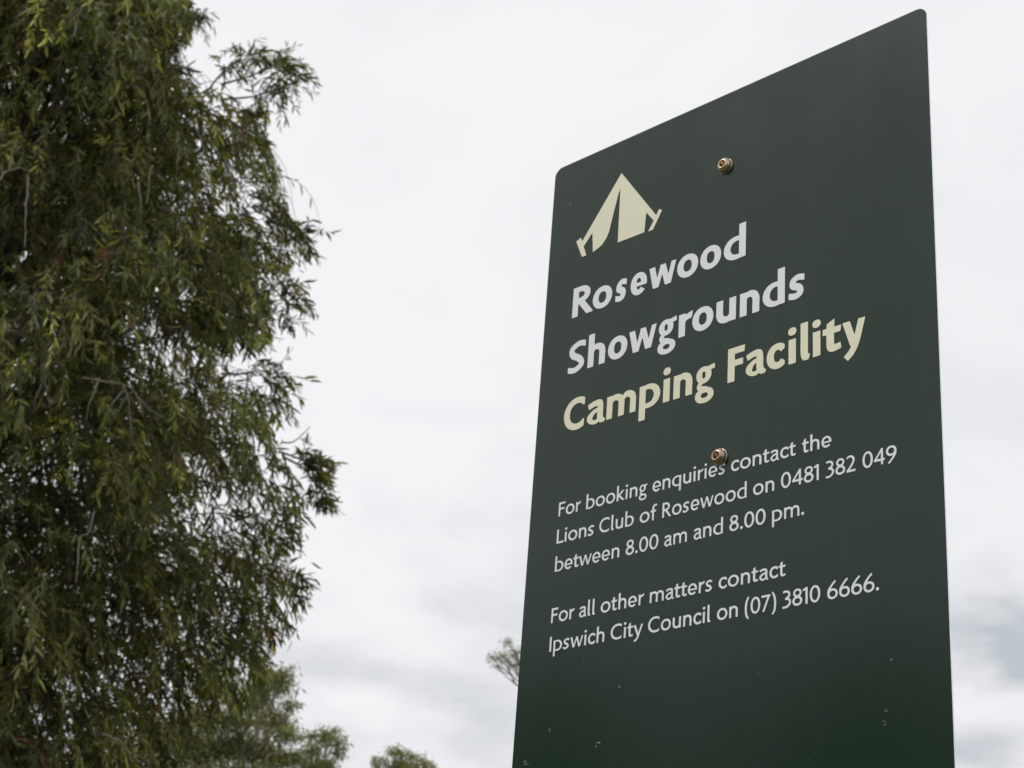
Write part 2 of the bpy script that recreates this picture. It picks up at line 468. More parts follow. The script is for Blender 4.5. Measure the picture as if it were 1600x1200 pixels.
def glyph(ch, w, s, bold):
    """w: outer width, s: stem"""
    h = s * (.84 if bold else .90)
    d = s * (.92 if bold else .92)
    p = Pen()
    A, C = ASC, CAP
    if ch == 'o': p.arc(0, w, -.025, 1.025, 0, 360, s, h * .94)
    elif ch == 'n':
        p.line(s / 2, 0, s / 2, 1.0, s); _arch(p, 0, w, s, h)
    elif ch == 'h':
        p.line(s / 2, 0, s / 2, A, s, clip=[yhi(A)]); _arch(p, 0, w, s, h)
    elif ch == 'm':
        k = (w + s) / 2
        s2 = s * .94
        p.line(s2 / 2, 0, s2 / 2, 1.0, s2); _arch(p, 0, k, s2, h); _arch(p, k - s2, w, s2, h)
    elif ch == 'r':
        p.line(s / 2, 0, s / 2, 1.0, s)
        p.spline([(s * .55, .56, s * .6), (s * .8 + (w - s) * .2, .78, h * .9), (w * .78, .985 - h * .50, h * 1.02), (w + .03, 1.03 - h * .5, h * 1.06)], clip=[(1, -.22, w - .2)])
    elif ch == 'u':
        p.line(w - s / 2, 0, w - s / 2, 1.0, s)
        W = w
        q = Pen(); _arch(q, 0, W, s, h)
        P, T, c, a, b = q.st[0]
        P = np.array([(W - x, 1.0 - y) for x, y in P]); p.st.append((P, T, (), False, False))
    elif ch == 'd':
        p.line(w - s / 2, 0, w - s / 2, A, s, clip=[yhi(A)]); _bowl_l(p, 0, w, s, h)
    elif ch == 'q':
        p.line(w - s / 2, DESC, w - s / 2, 1.0, s); _bowl_l(p, 0, w, s, h)
    elif ch == 'b':
        p.line(s / 2, 0, s / 2, A, s, clip=[yhi(A)]); _bowl_r(p, 0, w, s, h)
    elif ch == 'p':
        p.line(s / 2, DESC, s / 2, 1.0, s); _bowl_r(p, 0, w, s, h)
    elif ch == 'c':
        p.arc(0, w * 1.20, -.025, 1.025, 36, 324, s, h, clip=[xhi(w * .99)])
    elif ch == 'e':
        p.arc(0, w, -.025, 1.025, 2, 318, s * .96, h * .92, n=40)
        p.line(s * .5, .47, w - .005, .47, h * (.62 if bold else .72))
    elif ch == 's':
        t = (s + h) / 2 * .98
        p.spline([(w * 1.06, .935 - h * .46, h * .92), (w * .60, 1.02 - h * .48, h * .95), (s * .62, .78, t * .9), (w * .30, .575, t), (w * .66, .44, t), (w - s * .58, .22, t * .92),
                  (w * .42, -.02 + h * .48, h * .95), (-.1, .085 + h * .44, h * .92)], n=8, clip=[xlo(.0), xhi(w)])
    elif ch == 'a':
        t = s * .96
        x1 = w * .90
        p.spline([(w * .07, .915 - h * .45, h * .92), (w * .40, 1.02 - h * .48, h * .95), (x1 - s * .62, .87, t * .92), (x1 - s * .5, .60, t), (x1 - s * .5, .30, t), (x1 - s * .25, .10, t * .85), (w + .02, -.01, h * .7)], n=8, clip=[(1, -.5, w - .01), ylo(-.03)])
        q = .80 if bold else 1.0
        p.spline([(x1 - s * .5, .585, h * .85 * q), (w * .42, .545, h * .86 * q), (s * .50, .30, s * .90), (w * .30, -.025 + h * .44, h * .86 * q), (w * .56, .075, h * .82 * q), (x1 - s * .4, .26, h * .7 * q)], n=9)
    elif ch == 'g':
        t = h * (.78 if bold else .86)
        x1 = w * .84
        p.arc(w * .04, x1, .30, 1.02, 0, 360, s * .88, t)
        p.spline([(x1 * .72, .88, t * .9), (w * .84, .915, t * .95), (w + .06, .955, t * 1.0)], clip=[(1, .15, w + .15)])
        p.spline([(w * .30, .36, t * .9), (w * .20, .24, t * .95), (w * .24, .13, t * 1.0), (w * .50, .05, t * 1.1), (w * .62, .03, t)])
        p.arc(0, w * .98, -.53, .12, 0, 360, s * .86, t)
    elif ch == 'w':
        k = d * .98
        a, b, c = w * .27, w * .5, w * .73
        cl = [ylo(0), yhi(1.0)]
        def dg(xa, ya, xb, yb, tt):
            ux, uy = (xb - xa) * .5, (yb - ya) * .5
            p.line(xa - ux, ya - uy, xb + ux, yb + uy, tt, clip=cl)
        hw = k * .53
        dg(hw, 1, a - .0, 0, k); dg(a + k * .12, 0, b - .0, 1, k * .70); dg(b - .0, 1, c - k * .12, 0, k * .94); dg(c, 0, w - hw * .9, 1, k * .82)
    elif ch == 'y':
        k = d; hw = k * .54
        xv = w * .50
        p.line(hw - .12 * (xv - hw), 1.12, xv, 0.02, k, clip=[yhi(1.0), ylo(.0)])
        if bold:
            p.spline([(w - hw + .06, 1.13, k * .95), (w * .62, .18, k * .95), (w * .40, -.24, k * .92), (w * .14, -.46, k * .88)], clip=[yhi(1.0)])
        else:
            p.spline([(w - hw + .06, 1.13, k * .95), (w * .56, .08, k * .95), (w * .38, -.30, k * .92), (w * .10, -.48, k * .9)], clip=[yhi(1.0)])
    elif ch == 't':
        x = w * .41 if bold else w * .40
        tp = 1.30
        p.spline([(x + s * .1, tp + .1, s), (x, .9, s), (x, .5, s), (x + s * .05, .20, s), (x + s * .55, -.0 + h * .48, h), (w * .98, .05 + h * .45, h * .9)], n=8, clip=[(-.45, 1, tp - .45 * (x + s * .5))])
        p.line(0, .98 - h * .46, w, .98 - h * .46, h * .92, clip=[(1, -.15, w - .14), (-1, -.5, .0 - .36)])
    elif ch == 'l':
        if bold:
            p.spline([(s / 2, A, s), (s / 2, .8, s), (s / 2, .30, s), (s * .68, .10, s * .86), (w + .01, .0 + h * .36, h * .8)], n=8, clip=[(1, -.4, w - .05), ylo(-.02), yhi(A)])
        else:
            p.spline([(s / 2, A, s), (s / 2, .8, s), (s / 2, .24, s), (s * .72, .08, s * .9), (w + .01, .0 + h * .45, h * .8)], n=8, clip=[ylo(-.02)])
    elif ch == 'i':
        p.line(w / 2, 0, w / 2, 1.0, s); p.dot(w / 2, 1.32, s * (.54 if bold else .60))
    elif ch == 'k':
        p.line(s / 2, 0, s / 2, A, s, clip=[yhi(A)])
        p.line(s * .6, .42, w * 1.05, 1.16, d * .9, clip=[yhi(1.0)])
        p.line(s * .9, .62, w * 1.06, -.14, d, clip=[ylo(0)])
    elif ch == 'f':
        x = w * .42
        p.spline([(x, 0, s), (x, .8, s), (x + s * .02, 1.20, s), (x + s * .55, A - h * .55, h), (w + .02, A - h * .46, h * .95)], n=8, clip=[(1, 0, w)])
        p.line(0, .98 - h * .46, w * .88, .98 - h * .46, h * .92)
    elif ch == '.': p.dot(w / 2, s * .62, s * .66)
    elif ch == 'R':
        p.line(s / 2, 0, s / 2, C, s)
        p.arc(-w * .10, w * .84, C * .43, C, -90, 90, s, h * .95, n=24)
        p.line(s * .3, C - h * .475, w * .38, C - h * .475, h * .95); p.line(s * .3, C * .43 + h * .475, w * .38, C * .43 + h * .475, h * .95)
        p.line(w * .32, C * .56, w * 1.0 - d * .52 + .05, -.06, d * 1.02, clip=[ylo(0)])
    elif ch == 'S':
        t = (s + h) / 2
        p.spline([(w * 1.05, C * .955 - h * .47, h * .94), (w * .62, C + .02 - h * .48, h * .96), (s * .60, C * .79, t * .93), (w * .26, C * .585, t), (w * .66, C * .42, t), (w - s * .56, C * .22, t * .94),
                  (w * .42, -.02 + h * .48, h * .96), (-.1, .075 + h * .47, h * .94)], n=10, clip=[xlo(.0), xhi(w)])
    elif ch == 'C':
        p.arc(0, w * 1.30, -.02, C + .02, 42, 318, s, h, n=40, clip=[xhi(w * .99)])
    elif ch == 'F':
        p.line(s / 2, 0, s / 2, C, s)
        p.line(0, C - h / 2, w, C - h / 2, h, clip=[(1, -.1, w - .1 * C)]); p.line(0, C * .535, w * .90, C * .535, h * .95)
    elif ch == 'L':
        p.line(s / 2, 0, s / 2, C, s); p.line(0, h / 2, w, h / 2, h)
    elif ch == 'I': p.line(w / 2, 0, w / 2, C, s)
    elif ch == '0': p.arc(0, w, -.02, C + .02, 0, 360, s, h * .95, n=40)
    elif ch == '1':
        x = w - s / 2
        p.line(x, 0, x, C, s); p.line(-.02, C * .835, x, C * .955, h * .9)
    elif ch == '2':
        p.spline([(w * .04, C * .875, h * .9), (w * .28, C * .965, h * .95), (w * .60, C * .945, h), (w * .82, C * .76, s), (w * .66, C * .48, s * .95), (w * .10, h * .5, s * .9)], n=9, clip=[ylo(0)])
        p.line(0, h / 2, w, h / 2, h)
    elif ch == '3':
        p.spline([(w * .06, C * .93, h * .9), (w * .36, C * .975, h * .9), (w * .74, C * .88, s * .9), (w * .74, C * .66, s * .9), (w * .34, C * .535, h * .85)], n=9)
        p.spline([(w * .30, C * .535, h * .85), (w * .76, C * .46, s * .85), (w * .86, C * .24, s), (w * .52, C * .045, h * .95), (w * .0, C * .015, h * .9)], n=9)
    elif ch == '4':
        x = w * .74
        p.line(x, 0, x, C, s); p.line(0, C * .30, w, C * .30, h)
        p.line(s * .12, C * .27, x + .02, C * .98, d * .85, clip=[ylo(C * .24), yhi(C), xhi(x + s * .5)])
    elif ch == '6':
        p.arc(0, w, -.02, C * .62, 0, 360, s, h * .95)
        p.spline([(s * .5, C * .34, s), (w * .14, C * .54, s * .95), (w * .46, C * .84, d * .92), (w * .78, C * 1.05, d * .9)], n=8, clip=[])
    elif ch == '9':
        p.arc(0, w, C * .38, C + .02, 0, 360, s, h * .95)
        p.spline([(w - s * .5, C * .66, s), (w * .86, C * .46, s * .95), (w * .54, C * .16, d * .92), (w * .22, -C * .05, d * .9)], n=8)
    elif ch == '7':
        p.line(0, C - h / 2, w, C - h / 2, h)
        p.line(w * .88, C * 1.0, w * .18, -.08, d, clip=[ylo(0), yhi(C - .02), xhi(w)])
    elif ch == '8':
        p.arc(w * .08, w * .92, C * .50, C + .02, 0, 360, s * .9, h * .9)
        p.arc(0, w, -.02, C * .57, 0, 360, s, h * .95)
    elif ch == '(':
        p.spline([(w * .92, C * 1.10, s * .7), (w * .40, C * .78, s * .95), (s * .5, C * .40, s), (w * .40, -.02, s * .95), (w * .92, -.36, s * .7)], n=8)
    elif ch == ')':
        p.spline([(w * .08, C * 1.10, s * .7), (w * .60, C * .78, s * .95), (w - s * .5, C * .40, s), (w * .60, -.02, s * .95), (w * .08, -.36, s * .7)], n=8)
    else: raise KeyError(ch)
    return p

# natural widths and side bearings of the light weight (x-heights)
NW = dict(o=.98, n=.80, h=.80, m=1.36, r=.52, u=.80, d=.92, q=.92, b=.92, p=.92, c=.74, e=.86, s=.62, a=.78, g=.82, w=1.34, y=.92,
          t=.58, l=.27, i=.22, k=.80, f=.62, R=.92, S=.78, C=1.10, F=.74, L=.74, I=.22)
NW.update({'.': .24, '0': .92, '1': .40, '2': .80, '3': .76, '4': .94, '6': .92, '9': .92, '7': .84, '8': .88, '(': .38, ')': .38})
LB = {c: .11 for c in NW}; RB = {c: .11 for c in NW}
for c in 'oecdq': LB[c] = .065
for c in 'oebp': RB[c] = .065
for c in 'wy': LB[c] = RB[c] = .02
for c in 'sagCSR': LB[c] = .07
for c in 'LFrckRt': RB[c] = .03
for c in 'tf': LB[c] = .02; RB[c] = .02
for c in 'agS': RB[c] = .04
for c in '0689': LB[c] = RB[c] = .065
for c in '4732': LB[c] = .055; RB[c] = .055
RB['1'] = .12; LB['1'] = .0
LB['.'] = .07; RB['.'] = .07
LB['F'] = LB['R'] = LB['L'] = LB['b'] = LB['h'] = .12


LETTERING = [   # baseline, bold, [(character, left edge in panel widths, width in x-heights)]
    (-0.4228, True, [('R', 0.0865, 1.17), ('o', 0.1471, 1.08), ('s', 0.2141, 0.59), ('e', 0.2572, 0.87), ('w', 0.3086, 1.43), ('o', 0.3867, 1.07), ('o', 0.4486, 1.04), ('d', 0.5103, 1.07)]),
    (-0.5622, True, [('S', 0.0848, 0.93), ('h', 0.1428, 0.95), ('o', 0.2011, 1.04), ('w', 0.2599, 1.46), ('g', 0.3407, 0.93), ('r', 0.3963, 0.68), ('o', 0.4323, 1.04), ('u', 0.4947, 0.95), ('n', 0.5544, 0.92), ('d', 0.611, 1.02), ('s', 0.6739, 0.71)]),
    (-0.7012, True, [('C', 0.0825, 1.14), ('a', 0.15, 0.98), ('m', 0.2064, 1.54), ('p', 0.2967, 1.07), ('i', 0.3608, 0.34), ('n', 0.3883, 0.93), ('g', 0.4454, 0.92), ('F', 0.5271, 0.8), ('a', 0.571, 0.92), ('c', 0.6224, 0.82), ('i', 0.6745, 0.32), ('l', 0.7025, 0.4), ('i', 0.7313, 0.31), ('t', 0.7534, 0.79), ('y', 0.7976, 0.96)]),
    (-0.8945, False, [('F', 0.085, 0.83), ('o', 0.1058, 1.1), ('r', 0.1345, 0.58), ('b', 0.1634, 1.06), ('o', 0.1901, 1.13), ('o', 0.2182, 1.13), ('k', 0.2476, 0.92), ('i', 0.2714, 0.25), ('n', 0.2826, 0.92), ('g', 0.3075, 0.94), ('e', 0.343, 0.98), ('n', 0.3689, 0.91), ('q', 0.3934, 1.04), ('u', 0.4219, 0.91), ('i', 0.4475, 0.25), ('r', 0.4586, 0.59), ('i', 0.4751, 0.25), ('e', 0.485, 0.98), ('s', 0.51, 0.7), ('c', 0.5403, 0.87), ('o', 0.5619, 1.15), ('n', 0.5918, 0.94), ('t', 0.6159, 0.68), ('a', 0.6332, 0.91), ('c', 0.6562, 0.87), ('t', 0.6766, 0.68), ('t', 0.7061, 0.67), ('h', 0.7245, 0.92), ('e', 0.7494, 0.99)]),
    (-0.9554, False, [('L', 0.0846, 0.87), ('i', 0.1073, 0.26), ('o', 0.1175, 1.15), ('n', 0.1474, 0.94), ('s', 0.1727, 0.72), ('C', 0.2038, 1.23), ('l', 0.2364, 0.3), ('u', 0.2485, 0.89), ('b', 0.2739, 1.03), ('o', 0.3125, 1.16), ('f', 0.3403, 0.73), ('R', 0.371, 1.02), ('o', 0.396, 1.09), ('s', 0.4234, 0.69), ('e', 0.443, 0.96), ('w', 0.4663, 1.49), ('o', 0.5013, 1.09), ('o', 0.5287, 1.09), ('d', 0.556, 1.02), ('o', 0.5938, 1.11), ('n', 0.6228, 0.91), ('0', 0.6584, 1.02), ('4', 0.684, 1.05), ('8', 0.71, 0.98), ('1', 0.7333, 0.45), ('3', 0.7586, 0.82), ('8', 0.7796, 0.95), ('2', 0.8034, 0.86), ('0', 0.8377, 0.98), ('4', 0.8621, 1.0), ('9', 0.8869, 0.98)]),
    (-1.0173, False, [('b', 0.0849, 1.07), ('e', 0.112, 1.0), ('t', 0.1364, 0.68), ('w', 0.1524, 1.56), ('e', 0.1892, 1.0), ('e', 0.2147, 1.0), ('n', 0.2414, 0.93), ('8', 0.279, 1.0), ('.', 0.3046, 0.27), ('0', 0.314, 1.05), ('0', 0.3404, 1.05), ('a', 0.3787, 0.88), ('m', 0.4019, 1.53), ('a', 0.4523, 0.89), ('n', 0.4757, 0.91), ('d', 0.5003, 1.05), ('8', 0.539, 1.0), ('.', 0.5646, 0.27), ('0', 0.5741, 1.05), ('0', 0.6005, 1.05), ('p', 0.6386, 1.04), ('m', 0.666, 1.54), ('.', 0.7044, 0.27)]),
    (-1.1281, False, [('F', 0.0838, 0.85), ('o', 0.1051, 1.13), ('r', 0.1345, 0.6), ('a', 0.1611, 0.9), ('l', 0.1847, 0.31), ('l', 0.1971, 0.31), ('o', 0.2198, 1.16), ('t', 0.2475, 0.68), ('h', 0.2663, 0.94), ('e', 0.2917, 1.01), ('r', 0.3187, 0.61), ('m', 0.3474, 1.59), ('a', 0.3872, 0.91), ('t', 0.4089, 0.68), ('t', 0.4249, 0.68), ('e', 0.4421, 1.01), ('r', 0.4688, 0.61), ('s', 0.4848, 0.72), ('c', 0.5163, 0.88), ('o', 0.5382, 1.16), ('n', 0.5685, 0.95), ('t', 0.5929, 0.69), ('a', 0.6105, 0.93), ('c', 0.6337, 0.88), ('t', 0.6544, 0.69)]),
    (-1.1889, False, [('I', 0.0839, 0.26), ('p', 0.0952, 1.07), ('s', 0.1224, 0.72), ('w', 0.1417, 1.56), ('i', 0.1795, 0.26), ('c', 0.1897, 0.86), ('h', 0.2126, 0.93), ('C', 0.2498, 1.29), ('i', 0.2839, 0.26), ('t', 0.293, 0.68), ('y', 0.309, 1.08), ('C', 0.3461, 1.26), ('o', 0.3783, 1.12), ('u', 0.4075, 0.91), ('n', 0.4332, 0.91), ('c', 0.4579, 0.85), ('i', 0.4801, 0.25), ('l', 0.4912, 0.31), ('o', 0.514, 1.1), ('n', 0.5426, 0.9), ('(', 0.5787, 0.41), ('0', 0.5918, 0.99), ('7', 0.6164, 0.9), (')', 0.6402, 0.41), ('3', 0.6635, 0.85), ('8', 0.6851, 0.98), ('1', 0.7084, 0.45), ('0', 0.7228, 1.02), ('6', 0.7603, 1.0), ('6', 0.7854, 1.0), ('6', 0.8106, 1.0), ('6', 0.8357, 1.0), ('.', 0.861, 0.26)]),
]
TENT = [(0.2125, -0.0897), (0.3211, -0.2393), (0.3295, -0.2265), (0.3375, -0.2326), (0.3137, -0.2731), (0.3001, -0.2732), (0.3149, -0.2509), (0.2924, -0.2217), (0.2891, -0.2714), (0.2122, -0.2708), (0.2116, -0.1297), (0.207, -0.1415), (0.197, -0.1798), (0.1895, -0.2105), (0.1843, -0.2336), (0.1775, -0.2465), (0.1656, -0.2602), (0.153, -0.2658), (0.1384, -0.2704), (0.1333, -0.2179), (0.1085, -0.2457), (0.1187, -0.272), (0.1056, -0.2718), (0.0844, -0.2249), (0.0982, -0.2191), (0.103, -0.2304)]
CHIPS = [(0.2316, -1.3905, 7, 5), (0.2254, -1.3961, 4, 2), (0.8762, -1.402, 9, 1.2), (0.8708, -1.4187, 6, 1), (0.8732, -1.4255, 8, 1.2), (0.036, -1.408, 7, 1.2), (0.0401, -1.4135, 9, 1), (0.8883, -1.3155, 3, 5), (0.279, -1.2854, 2.5, 5), (0.4637, -0.1974, 1.2, 1.5), (0.0464, -0.0407, 1.5, 2), (0.9609, -0.0699, 1, 1), (0.9788, -0.1408, 1.2, 1.2), (0.9281, -0.7545, 1.2, 1.2), (0.8023, -0.822, 1, 2), (0.7529, -0.8001, 1, 1), (0.1808, -1.221, 1, 4), (0.0994, -1.3501, 1.4, 9), (0.6109, -1.3035, 0.9, 4), (0.8384, -1.2046, 1, 1), (0.0629, -0.0453, 1, 1.5), (0.0838, -0.1858, 1, 1), (0.1848, -0.2709, 1, 1), (0.0564, -0.116, 1.5, 5), (0.1511, -0.799, 1.5, 1), (0.4005, -1.3557, 1, 2), (0.2086, -0.0733, 1, 1)]


def trace(F, x0, y0, c):
    """closed outlines of the zero level of the field F (marching squares, linear interpolation)"""
    S = F < 0
    ny, nx = F.shape
    nxt = {}
    def pt(key):
        i, j, d = key
        if d == 0: a, b = F[i, j], F[i, j + 1]; t = a / (a - b); return (x0 + (j + t) * c, y0 + i * c)
        a, b = F[i, j], F[i + 1, j]; t = a / (a - b); return (x0 + j * c, y0 + (i + t) * c)
    code = S[:-1, :-1] * 1 + S[:-1, 1:] * 2 + S[1:, 1:] * 4 + S[1:, :-1] * 8
    for i, j in zip(*np.nonzero((code > 0) & (code < 15))):
        k = code[i, j]
        B, R, T, L = (i, j, 0), (i, j + 1, 1), (i + 1, j, 0), (i, j, 1)
        for a, b in {1: [(B, L)], 2: [(R, B)], 4: [(T, R)], 8: [(L, T)], 3: [(R, L)], 6: [(T, B)], 12: [(L, R)], 9: [(B, T)],
                     7: [(T, L)], 14: [(L, B)], 13: [(B, R)], 11: [(R, T)], 5: [(B, R), (T, L)], 10: [(R, T), (L, B)]}[int(k)]:
            nxt[a] = b
    loops = []
    while nxt:
        s = next(iter(nxt)); k = s; lp = []
        while k in nxt:
            lp.append(pt(k)); k = nxt.pop(k)
        if len(lp) > 5: loops.append(lp)
    return loops

def simplify(P, tol):
    """drop points that lie on a straight run (Douglas-Peucker on a closed loop)"""
    P = np.array(P); n = len(P)
    far = int(np.argmax(np.hypot(*(P - P[0]).T)))
    def dp(a, b):
        seg = P[a:b + 1] if b < n else np.vstack([P[a:], P[:1]])
        if len(seg) < 3: return []
        d = seg[-1] - seg[0]; L = hypot(*d)
        dist = np.abs((seg[:, 0] - seg[0, 0]) * d[1] - (seg[:, 1] - seg[0, 1]) * d[0]) / (L + 1e-12)
        k = int(np.argmax(dist))
        if dist[k] < tol: return []
        return dp(a, a + k) + [a + k] + dp(a + k, b)
    keep = [0] + dp(0, far) + [far] + dp(far, n)
    return P[keep]

_cache = {}
def outlines(ch, wd, bold):
    key = (ch, round(wd, 2) if bold else None, bold)
    if key not in _cache:
        s = .326 if bold else .218
        c = 1 / (44 if bold else 34)
        wg = wd if bold else NW[ch] * 1.14
        xs = np.arange(-.12, wg + .14, c); ys = np.arange(-.66, 1.72, c)
        X, Y = np.meshgrid(xs, ys)
        F = glyph(ch, wg, s, bold).sdf(X, Y)
        F[np.abs(F) < 1e-7] = 1e-7
        _cache[key] = (wg, [simplify(l, c * .11) for l in trace(F, xs[0], ys[0], c)])
    return _cache[key]

def flat_part(name, loops, mat, y, parent, label=None):
    cu = bpy.data.curves.new(name, 'CURVE'); cu.dimensions = '2D'; cu.fill_mode = 'BOTH'
    cu.extrude = .0001
    for lp in loops:
        sp = cu.splines.new('POLY'); sp.points.add(len(lp) - 1)
        sp.points.foreach_set('co', np.array([(x, z, 0, 1) for x, z in lp], np.float32).ravel())
        sp.use_cyclic_u = True
    tmp = bpy.data.objects.new('tmp', cu); COL.objects.link(tmp)
    dg = bpy.context.evaluated_depsgraph_get()
    me = bpy.data.meshes.new_from_object(tmp.evaluated_get(dg))
    bpy.data.objects.remove(tmp); bpy.data.curves.remove(cu)
    me.name = name
    n = len(me.vertices); co = np.empty(n * 3, np.float32); me.vertices.foreach_get('co', co); co = co.reshape(-1, 3)
    w_ = np.stack([co[:, 0], y - co[:, 2], co[:, 1]], 1).astype(np.float32)
    me.vertices.foreach_set('co', w_.ravel()); me.update()
    me.materials.clear()
    o = link(name, me, mat, parent)
    if label: o['label'] = label
    return o

WORDS = ['heading white bold "Rosewood"', 'heading white bold "Showgrounds"', 'cream bold line "Camping Facility"',
         'thin white line "For booking enquiries contact the"', 'thin white line "Lions Club of Rosewood on 0481 382 049"',
         'thin white line "between 8.00 am and 8.00 pm."', 'thin white line "For all other matters contact"',
         'thin white line "Ipswich City Council on (07) 3810 6666."']
for ln, (v0, bold, chars) in enumerate(LETTERING):
    xh = .0527 if bold else .0221
    loops = []
    for ch, u0, wd in chars:
        wg, lps = outlines(ch, wd, bold)
        k = 1 if bold else wd / wg
        for lp in lps:
            loops.append([((u0 + x * k * xh) * PW, PTOP + (v0 + y * xh) * PW) for x, y in lp])
    flat_part('text_line', loops, MAT_CREAM if ln == 2 else MAT_WHITE, -.0005, sign, WORDS[ln])
flat_part('tent_symbol', [[(u * PW, PTOP + v * PW) for u, v in TENT]], MAT_CREAM, -.0005, sign, 'cream tent symbol')

# small chips and scratches in the paint, where they sit on the face
m_chip, t_ = new_mat('scratched_paint')
finish(m_chip, t_, t_.n('ShaderNodeBsdfPrincipled', Base__Color=(.28, .32, .30, 1), Roughness=.45).outputs[0])
loops = []
for (u, v, wpx, hpx) in CHIPS:
    sx = .00075 * (1.5 - .5 * u); sz = .00068
    for rep in range(1 if max(wpx, hpx) < 3 else 3):
        cx, cz = u * PW + rng.normal(0, .0008) * (rep > 0), PTOP + v * PW + rng.normal(0, .0012) * (rep > 0)
        k = 7; ph = rng.uniform(0, 6)
        f = 1 if rep == 0 else .45
        loops.append([(cx + sx * wpx * f * .5 * cos(2 * pi * j / k + ph) * rng.uniform(.5, 1.1) + .1 * sx * wpx * sin(2 * pi * j / k),
                       cz + sz * hpx * f * .42 * sin(2 * pi * j / k + ph) * rng.uniform(.5, 1.1)) for j in range(k)])
V, F = [], []
for lp in loops:
    b = len(V); V += [(x, -.0004, z) for x, z in lp]; F.append(tuple(range(b, b + len(lp))))
o = link('paint_chips', mesh_from('paint_chips', V, F), m_chip, sign)
o['kind'] = 'stuff'

# dome-headed security bolts on flanged washers
def lathe(prof, cx, cz, k=40, y0=0.0, close_end=False, hexs=None):
    """prof: (radius, height in front of the panel)"""
    V, F = [], []
    for i, (r, h) in enumerate(prof):
        for j in range(k):
            a = 2 * pi * j / k
            q = r
            if hexs and i in hexs: q = r * cos(pi / 6) / cos((a % (pi / 3)) - pi / 6)
            V.append((cx + q * cos(a), y0 - h, cz + q * sin(a)))
    for i in range(len(prof) - 1):
        for j in range(k):
            a, b = i * k + j, i * k + (j + 1) % k
            F.append((a, b, b + k, a + k))
    F.append(tuple((len(prof) - 1) * k + j for j in range(k)))
    return V, F
def bolt(u, v, mat, lab):
    cx, cz = u * PW, PTOP + v * PW
    b = empty('bolt', (0, 0, 0)); b.parent = sign; b.location = Vector((cx, 0, cz)) - sign.location
    b['label'] = lab
    def part(nm, prof, mt, **kw):
        V, F = lathe([(r_ * .90, h_ * .93) for r_, h_ in prof], cx, cz, **kw)
        V = [(x - cx, y, z - cz) for x, y, z in V]
        me = mesh_from(nm, V, F); me.materials.append(mt)
        o = bpy.data.objects.new(nm, me); COL.objects.link(o); o.parent = b
        me.polygons.foreach_set('use_smooth', np.ones(len(me.polygons), bool))
        return o
    part('washer', [(.0002, .0001), (.0118, .0001), (.0120, .0005), (.0120, .0011), (.0114, .0015), (.0090, .0016), (.0088, .0010)], MAT_WASHER)
    part('head', [(.0104, .0012), (.0111, .0017), (.0112, .0028), (.0109, .0046), (.0099, .0066), (.0084, .0082), (.0070, .0091), (.0060, .0094), (.0054, .0093), (.0050, .0088),
                  (.0048, .0078), (.0046, .0035), (.0034, .0026)], mat, hexs=None)
bolt(.5100, -.1862, MAT_BRASS, 'upper dome-headed yellow bolt between the top edge and the heading')
bolt(.5125, -.8575, MAT_BRASS_DARK, 'lower dome-headed copper-toned bolt above the word enquiries')
bolt(.5150, -1.5290, MAT_BRASS, 'lowest dome-headed bolt near the foot of the panel')

# ------------------------------------------------------------------ the big weeping tree
def palette(n, groups, kinds, weights, jit=.22):
    """per-leaf colour: every strand has a hue, every leaf its own lightness"""
    kinds = np.array(kinds)
    g = rng.choice(len(kinds), size=groups.max() + 1, p=weights)
    c = kinds[g][groups] * np.exp(rng.normal(0, .16, groups.max() + 1))[groups][:, None]
    own = rng.random(n) < .15
    c[own] = kinds[rng.choice(len(kinds), size=own.sum(), p=weights)]
    return c * np.exp(rng.normal(0, jit, (n, 1))) * np.exp(rng.normal(0, .06, (n, 3)))

TX, TY = -7.892, 2.720
OUT = np.array([.4068, .9135])          # horizontal direction of the crown's right-hand outline
PROFILE = [(1.4, 1.45), (2.4, 1.75), (3.11, 1.81), (3.43, 1.78), (3.54, 1.79), (3.68, 1.83), (3.76, 1.95), (3.86, 2.09), (3.99, 2.2), (4.15, 2.26), (4.31, 2.23), (4.41, 2.33), (4.56, 2.37), (4.67, 2.34), (4.77, 2.28), (4.84, 2.22), (4.9, 2.25), (5.03, 2.29), (5.18, 2.3), (5.35, 2.31), (5.49, 2.22), (5.6, 2.18), (5.7, 2.11), (5.76, 2.02), (5.84, 2.08), (5.96, 2.07), (6.03, 1.97), (6.07, 1.6), (6.24, 1.58), (6.29, 1.72), (6.34, 1.85), (6.45, 1.94), (6.57, 1.96), (6.69, 1.9), (6.79, 1.83), (6.86, 1.77), (6.94, 1.92), (7.03, 2.03), (7.17, 2.12), (7.28, 2.08), (7.38, 1.99), (7.45, 1.92), (7.58, 1.87), (7.69, 1.82), (7.84, 1.76), (7.92, 1.68), (8.05, 1.62), (8.16, 1.57), (8.22, 1.25), (8.22, 1.51), (8.28, 1.1), (8.31, 1.0), (8.4, 0.92), (8.52, 0.92), (8.6, 1.0), (8.68, 1.03), (8.79, 1.0), (8.97, 0.96), (9.19, 0.92), (9.46, 0.86), (9.9, 0.3)]
PZ, PR = np.array([a for a, b in PROFILE]), np.array([b for a, b in PROFILE])
ph1, ph2 = rng.uniform(0, 6.28, 6), rng.uniform(0, 6.28, 6)
def crown_radius(z, ang):
    """ang measured from the right-hand outline; the bumps of the outline differ all round"""
    z2 = z + .55 * np.sin(ang * 2) + .25 * np.sin(3 * ang)
    base = np.interp(z2, PZ, PR)
    lob = 1 + (.10 * np.sin(5 * ang + 2.1 * z) - .10 * np.sin(2.1 * z) + .07 * np.sin(9 * ang - 3.3 * z) - .07 * np.sin(-3.3 * z))
    k = np.minimum(1, np.abs(np.angle(np.exp(1j * ang))) / .5)
    return base * (1 + (lob - 1) * k)
EYE = np.array([1.4258, -1.4293, 1.55])
